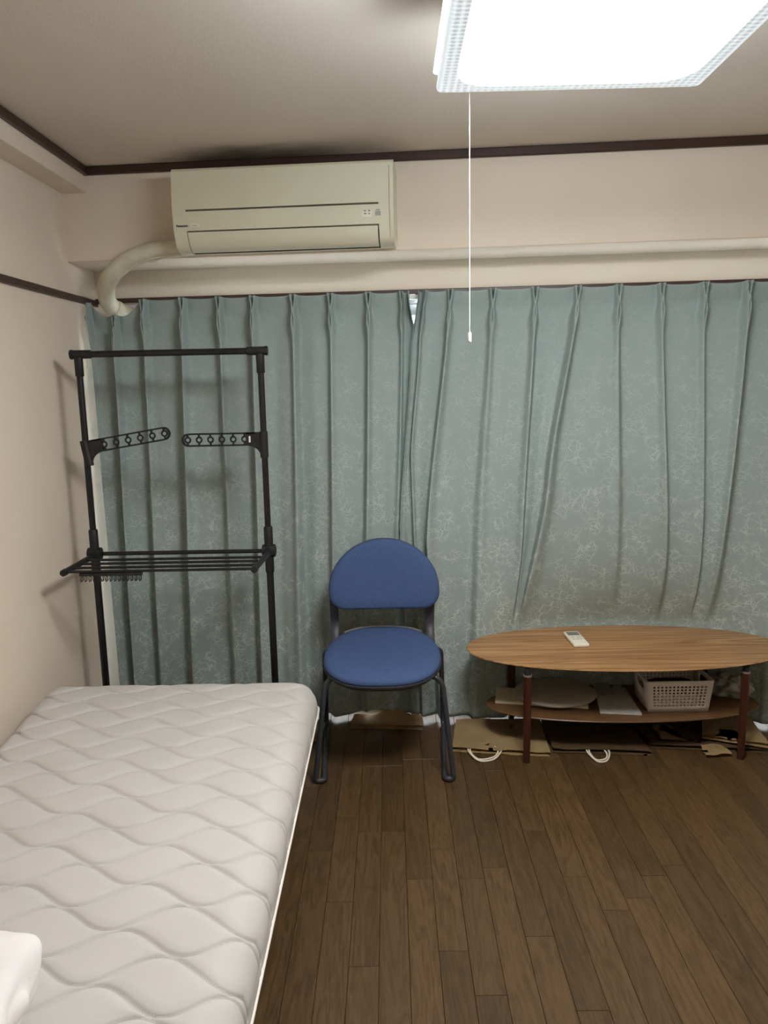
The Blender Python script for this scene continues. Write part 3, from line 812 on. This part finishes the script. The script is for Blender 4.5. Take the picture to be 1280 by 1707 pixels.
# backrest, a D with a flat bottom
def back_outline(s):
    P = []; hw, zc, hh, zb_ = .230, .652, .208, .573
    rc = .05
    for k in range(33):
        a = math.pi * k / 32
        P.append((hw * math.cos(a), zc + hh * math.sin(a)))
    for k in range(1, 9):
        a = math.radians(180 + 90 * k / 8); P.append((-hw + .012 + rc + (rc + .0) * math.cos(a) - .012 * (1 - k / 8), zb_ + rc + rc * math.sin(a) + (zc - zb_ - rc) * (1 - k / 8) * .3))
    for k in range(9):
        a = math.radians(270 + 90 * k / 8); P.append((hw - .012 - rc + rc * math.cos(a) + .012 * k / 8, zb_ + rc + rc * math.sin(a) + (zc - zb_ - rc) * (k / 8) * .3))
    zm = .70
    return [(x * s, zm + (z - zm) * s) for x, z in P]
def back_pt(x, z, dy): return Vector((CX + .010 + x, 3.055 + (z - .573) * .17 - .30 * x * x * 1.0 + dy, z))
bm = bmesh.new()
add_stack(bm, [[back_pt(x, z, d) for x, z in back_outline(s)] for s, d in ((.965, .020), (1.0, .014), (1.0, .004), (.975, -.006), (.90, -.011), (.6, -.012), (.3, -.011), (.05, -.011))])
link_mesh('backrest', bm, M['blue'], t, angle=180)
bm = bmesh.new()
add_stack(bm, [[back_pt(x, z, d) for x, z in back_outline(s)] for s, d in ((.9, .036), (.985, .030), (1.008, .020), (1.005, .012), (.97, .010))])
link_mesh('back_shell', bm, M['shell'], t, angle=60)
for sx in (-1, 1):
    x0 = CX + sx * .203
    bm = bmesh.new()
    P = [(x0, 3.00, .408), (x0, 3.06, .425), (x0, 3.105, .48), (x0 + sx * .002, 3.112, .56), (x0 + sx * .004, 3.125, .66)]
    pts = spline(P, 5); rings = []
    for i, p in enumerate(pts):
        tg = (pts[min(i + 1, len(pts) - 1)] - pts[max(i - 1, 0)]).normalized(); nn = Vector((1, 0, 0)).cross(tg).normalized()
        rings.append([p + Vector((dx * .0175, 0, 0)) + nn * dn * .007 for dx, dn in ((-1, -.6), (-.8, -1), (.8, -1), (1, -.6), (1, .6), (.8, 1), (-.8, 1), (-1, .6))])
    add_stack(bm, rings); link_mesh('upright', bm, M['shell'], t)
    # sled tube: front leg, runner, rear leg
    xf, xt = (CX + .266, CX + .226) if sx > 0 else (CX - .262, CX - .214)
    xr = CX + sx * .258
    P = [(CX + sx * .12, 2.735, .404), (xt, 2.720, .404), (xf, 2.670, .0125), (xf - sx * .034, 2.672, .0125), (xr, 3.150, .0125), (CX + sx * .243, 3.02, .405), (CX + sx * .19, 3.005, .408)]
    lg = link_mesh('sled_leg', tube(fillet(P, .05, 8), .0105, 12), M['tube'], t)
    for yy, xx in ((2.715, xf - sx * .031), (3.10, lerp(xf - sx * .034, xr, .9))):
        link_mesh('glide', box((xx - .012, yy - .02, 0), (xx + .012, yy + .02, .010), .003), M['rubber'], lg)
link_mesh('cross_bar', tube([(CX - .13, 2.735, .404), (CX + .13, 2.735, .404)], .0105, 12), M['tube'], t)
link_mesh('cross_bar', tube([(CX - .20, 3.005, .408), (CX + .20, 3.005, .408)], .0105, 12), M['tube'], t)

# ------------------------------------------------------------------ oval coffee table
t = thing('coffee_table', 'oval walnut coffee table with a lower shelf and slim red-brown legs', 'table', (TCX, TCY, 0))
TR = math.radians(-.8)
def oval(a, b, z, n=96, p=2.15):
    return [Vector((TCX + x * math.cos(TR) - y * math.sin(TR), TCY + x * math.sin(TR) + y * math.cos(TR), z)) for x, y in superellipse(a, b, p, n)]
bm = bmesh.new()
add_stack(bm, [oval(TA - .045, TB - .04, TZ - .020), oval(TA - .006, TB - .006, TZ - .008), oval(TA, TB, TZ - .004), oval(TA - .002, TB - .002, TZ)])
link_mesh('tabletop', bm, M['walnut'], t, angle=30)
SHZ = .158
bm = bmesh.new()
add_stack(bm, [oval(TA - .115, TB - .10, SHZ - .014), oval(TA - .085, TB - .085, SHZ - .006), oval(TA - .083, TB - .083, SHZ - .002), oval(TA - .085, TB - .085, SHZ)])
link_mesh('shelf', bm, M['walnut_dark'], t, angle=30)
for x in (.522, 1.373):
    for y in (2.815, 3.195):
        bm = bmesh.new()
        add_tube(bm, [(x, y, .004), (x, y, .05), (x, y, TZ - .045), (x, y, TZ - .04)], [.0130, .0140, .0165, .0160], 18)
        lg = link_mesh('leg', bm, M['legwood'], t)
        link_mesh('collar', tube([(x, y, TZ - .044), (x, y, TZ - .038)], .0168, 18), M['ring'], lg)
        link_mesh('stem', tube([(x, y, TZ - .038), (x, y, TZ - .0145)], .013, 18), M['rubber'], lg)
        link_mesh('foot_pad', tube([(x, y, 0), (x, y, .0045)], .0135, 18), M['rubber'], lg)

# remote
t = thing('remote_control', 'cream air conditioner remote lying on the oval table top', 'remote', (.775, 3.085, TZ))
rm = Matrix.Translation((.776, 3.085, TZ + .0005)) @ Matrix.Rotation(math.radians(3), 4, 'Z')
link_mesh('case', box((-.033, -.082, 0), (.033, .082, .017), .006, rm, 3), M['remote'], t)
link_mesh('screen', box((-.025, .025, .0165), (.025, .068, .0178), .0005, rm), M['lcd'], t)
for bx_, by_, bw, bh in ((-.022, -.006, .018, .013), (.002, -.006, .020, .013), (-.022, -.030, .012, .012), (-.006, -.030, .012, .012), (.010, -.030, .012, .012)):
    link_mesh('button', box((bx_, by_, .0165), (bx_ + bw, by_ + bh, .0186), .0008, rm), M['button'], t)

# things on the lower shelf
S = SHZ + .0008
def slab_quad(P, z0, th, n=1, bevel=.0):
    b = bmesh.new()
    add_stack(b, [[Vector((x, y, z0)) for x, y in P], [Vector((x, y, z0 + th)) for x, y in P]])
    return b
def sheet(P, z0, th, seed, amp=.006, nu=22, nv=16, lift=None):
    """crumpled flat sheet over four ground points"""
    b = bmesh.new(); P = [Vector((x, y, 0)) for x, y in P]
    def f(u, v):
        q = P[0].lerp(P[1], u).lerp(P[3].lerp(P[2], u), v)
        h = max(0, amp * (noise.noise((q.x * 9 + seed, q.y * 9, seed)) + .5 * noise.noise((q.x * 25, q.y * 25 + seed, 0)) + .45))
        q.z = z0 + th / 2 + h + (lift(u, v) if lift else 0)
        edge = .004 * noise.noise((q.x * 14, q.y * 14, seed + 5))
        q.x += edge; q.y += edge
        return q
    V = grid(b, nu, nv, f)
    bmesh.ops.solidify(b, geom=b.faces[:], thickness=th)
    return b
o = link_mesh('cream_board', slab_quad([(.425, 3.022), (.800, 2.950), (.835, 3.125), (.450, 3.168)], S, .010), M['cream_board'], smooth=False)
tag(o, 'flat cream board lying at the left of the table shelf', 'board')
bm = bmesh.new()
cx_, cy_ = .690, 3.080
prof_ = ((.160, .0), (.172, .004), (.176, .010), (.170, .016), (.150, .021), (.10, .026), (.04, .028), (.004, .028))
add_stack(bm, [[Vector((cx_ + r * math.cos(a), cy_ + r * .88 * math.sin(a), S + .0108 + z)) for a in (2 * math.pi * k / 48 for k in range(48))] for r, z in prof_])
o = link_mesh('round_cover', bm, M['milky'], angle=60)
tag(o, 'shallow round milky plastic cover lying on the cream board under the table', 'cover')
o = link_mesh('magazine', slab_quad([(.836, 2.904), (.998, 2.882), (1.010, 3.15), (.878, 3.15)], S, .008), M['paper'], smooth=False)
tag(o, 'grey printed booklet lying on the table shelf left of the white basket', 'magazine')
for k, (P, lb_) in enumerate((([(.858, 3.06), (.930, 3.056), (.952, 3.19), (.880, 3.19)], 'long pale receipt lying on the grey booklet, the left of two'), ([(.942, 3.06), (.985, 3.057), (1.0, 3.17), (.962, 3.17)], 'small pale receipt on the grey booklet, the right of two'))):
    o = link_mesh('receipt', sheet(P, S + .0092, .0008, 20 + k, .004, 10, 14), M['paperwhite'])
    tag(o, lb_, 'receipt', 'receipts on the booklet')

# basket
BW, BDp, BH = .268, .185, .128
bz = S
bcx, bcy = 1.157, 2.905
t = thing('storage_basket', 'white plastic basket with round holes on the table shelf', 'basket', (bcx, bcy + BDp / 2, bz))
def holed_panel(bm, cols, rows, f, margin, slot=None):
    """panel in unit (u, v) with a regular array of octagonal holes"""
    mu, mv0, mv1 = margin
    us_ = [mu + (1 - 2 * mu) * k / cols for k in range(cols + 1)]
    vs2 = [mv0 + (1 - mv0 - mv1) * k / rows for k in range(rows + 1)]
    for i in range(cols):
        for j in range(rows):
            u0, u1, v0, v1 = us_[i], us_[i + 1], vs2[j], vs2[j + 1]
            cu, cv = (u0 + u1) / 2, (v0 + v1) / 2; du, dv = (u1 - u0) / 2, (v1 - v0) / 2
            o8 = [(1, 0), (1, 1), (0, 1), (-1, 1), (-1, 0), (-1, -1), (0, -1), (1, -1)]
            rh = .60
            ov = [bm.verts.new(f(cu + du * x, cv + dv * y)) for x, y in o8]
            iv = [bm.verts.new(f(cu + du * rh * math.cos(k * math.pi / 4), cv + dv * rh * math.sin(k * math.pi / 4))) for k in range(8)]
            for k in range(8): bm.faces.new((ov[k], ov[(k + 1) % 8], iv[(k + 1) % 8], iv[k]))
    def strip(u0, u1, v0, v1, nu=1, nv=1):
        for a in range(nu):
            for b in range(nv):
                q = [(lerp(u0, u1, a / nu), lerp(v0, v1, b / nv)), (lerp(u0, u1, (a + 1) / nu), lerp(v0, v1, b / nv)), (lerp(u0, u1, (a + 1) / nu), lerp(v0, v1, (b + 1) / nv)), (lerp(u0, u1, a / nu), lerp(v0, v1, (b + 1) / nv))]
                bm.faces.new([bm.verts.new(f(*p)) for p in q])
    strip(0, mu, mv0, 1 - mv1, 1, 2 * rows); strip(1 - mu, 1, mv0, 1 - mv1, 1, 2 * rows)
    for v0, v1 in ((0, mv0), (1 - mv1, 1)):
        strip(0, mu, v0, v1); strip(1 - mu, 1, v0, v1); strip(mu, 1 - mu, v0, v1, 2 * cols, 1)
ib, it = .012, 0.0     # the basket narrows towards its foot
def bpt(side):
    x0t, x1t, y0t, y1t = bcx - BW / 2, bcx + BW / 2, bcy, bcy + BDp
    def f(u, v):
        s = ib * (1 - v)
        x0, x1, y0, y1 = x0t + s, x1t - s, y0t + s, y1t - s
        z = bz + .002 + v * BH
        return {'front': Vector((lerp(x0, x1, u), y0, z)), 'rear': Vector((lerp(x0, x1, u), y1, z)),
                'left': Vector((x0, lerp(y0, y1, u), z)), 'right': Vector((x1, lerp(y0, y1, u), z))}[side]
    return f
for sd, cols in (('front', 14), ('rear', 14)):
    bm = bmesh.new(); holed_panel(bm, cols, 7, bpt(sd), (.075, .13, .13))
    bmesh.ops.remove_doubles(bm, verts=bm.verts, dist=1e-5)
    o = link_mesh('basket_panel', bm, M['basket'], t)
    md = o.modifiers.new('thickness', 'SOLIDIFY'); md.thickness = .0022; md.offset = 0
for sd in ('left', 'right'):
    f = bpt(sd); bm = bmesh.new()
    # side wall with a hand slot near its top
    uu = [0, .27, .31, .69, .73, 1]; vv = [0, .60, .66, .82, .88, 1]
    for i in range(5):
        for j in range(5):
            if 1 <= i <= 3 and 1 <= j <= 3 and not ((i in (1, 3)) and (j in (1, 3))): continue
            bm.faces.new([bm.verts.new(f(*p)) for p in ((uu[i], vv[j]), (uu[i + 1], vv[j]), (uu[i + 1], vv[j + 1]), (uu[i], vv[j + 1]))])
    bmesh.ops.remove_doubles(bm, verts=bm.verts, dist=1e-5)
    o = link_mesh('side_wall', bm, M['basket'], t)
    md = o.modifiers.new('thickness', 'SOLIDIFY'); md.thickness = .0022; md.offset = 0
link_mesh('bottom', box((bcx - BW / 2 + ib, bcy + ib, bz), (bcx + BW / 2 - ib, bcy + BDp - ib, bz + .003)), M['basket'], t)
bm = bmesh.new(); zt = bz + .002 + BH
loop = fillet([Vector((bcx, bcy, zt)), Vector((bcx + BW / 2, bcy, zt)), Vector((bcx + BW / 2, bcy + BDp, zt)), Vector((bcx - BW / 2, bcy + BDp, zt)), Vector((bcx - BW / 2, bcy, zt)), Vector((bcx, bcy, zt))], .012, 4)[:-1]
add_tube(bm, loop, .004, 8, closed=True); link_mesh('rim', bm, M['basket'], t)
# papers standing in the basket, seen through the holes
bm = box((-.100, -.001, 0), (.085, .001, .062), 0, Matrix.Translation((bcx + .0, bcy + .020, bz + .006)) @ Matrix.Rotation(math.radians(5), 4, 'Y'))
o = link_mesh('paper_packet', bm, M['paperwhite'], smooth=False); tag(o, 'pale paper packet standing inside the white basket behind its front holes', 'paper')

bm = blob(bcx + .004, bcy + .105, bz + .050, .105, .062, .043, 15, .10, 22, 3.4)  # dark filler added so the inside of the basket looks shaded through its holes
for v in bm.verts: v.co.z = max(v.co.z, bz + .0045)
o = link_mesh('dark_filler', bm, M['filler'], angle=180); tag(o, 'added dark brown filler inside the white basket, making its holes dark', 'filler')

# film bag behind the basket at the right end of the shelf
bm = blob(1.43, 3.075, S + .035, .080, .055, .050, 9, .45, 30, 2.2)
for v in bm.verts: v.co.z = max(v.co.z, S)
o = link_mesh('plastic_bag', bm, M['plasticbag'], angle=180); tag(o, 'crumpled grey plastic bag at the right end of the table shelf', 'bag')

# ------------------------------------------------------------------ paper bags on the floor
def bag(label, m, P, seed, handle=None, th=.012, group=None, flap=None, lift=None, z0=.0012):
    c = sum((Vector((x, y, 0)) for x, y in P), Vector()) / 4
    t = thing('paper_bag', label, 'paper bag', c, group)
    link_mesh('lower_sheet', sheet(P, z0, .0012, seed, .003), m, t)
    Q = [(x + .004, y + .010) for x, y in P]
    link_mesh('upper_sheet', sheet(Q, z0 + th, .0012, seed + 1, .005, lift=lift), m, t)
    if handle:
        x0, x1, y, dep = handle
        for k in range(2):
            hp = [(x0 + .012 * k, y + .03, .012), (x0 + .006 * k, y - .01, .010), (lerp(x0, x1, .25), y - dep + .012 * k, .006), (lerp(x0, x1, .7), y - dep * .9 + .016 * k, .006), (x1 - .012 * k, y - .01, .010), (x1 - .02 * k, y + .03, .012)]
            link_mesh('handle', tube(spline(hp, 6), .0035, 8), M['cord'], t)
    return t
bag('tan flattened paper bag lying under the blue chair against the curtain', M['kraft'], [(-.200, 3.135), (.122, 3.104), (.115, 3.215), (-.19, 3.225)], 31, th=.016, lift=lambda u, v: .035 * math.exp(-((u - .55) / .2) ** 2) * sstep(.3, 1, v))
bag('tan flattened paper bag with a cord handle at the left table leg', M['kraft'], [(.228, 2.905), (.622, 2.848), (.640, 3.165), (.270, 3.17)], 41, handle=(.30, .43, 2.895, .075))
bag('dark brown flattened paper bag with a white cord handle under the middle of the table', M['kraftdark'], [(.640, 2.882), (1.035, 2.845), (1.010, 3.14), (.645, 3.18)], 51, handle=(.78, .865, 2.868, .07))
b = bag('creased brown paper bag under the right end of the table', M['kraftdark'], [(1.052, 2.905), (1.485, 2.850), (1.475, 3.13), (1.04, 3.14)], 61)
link_mesh('folded_flap', sheet([(1.10, 2.93), (1.20, 2.915), (1.18, 3.06), (1.10, 3.08)], .026, .0012, 66, .012), M['kraft'], b)
link_mesh('torn_flap', sheet([(1.235, 2.815), (1.345, 2.825), (1.33, 2.90), (1.25, 2.91)], .012, .0016, 67, .014), M['kraft'], b)
bag('tan flattened paper bag lying over the creased brown one beside the right table leg', M['kraft'], [(1.27, 2.935), (1.50, 2.845), (1.545, 3.10), (1.35, 3.14)], 71, th=.010, z0=.026)
bag('small tan paper bag half hidden between the mattress and the chair', M['kraft'], [(-.42, 3.02), (-.315, 3.01), (-.31, 3.15), (-.42, 3.16)], 81, th=.03)
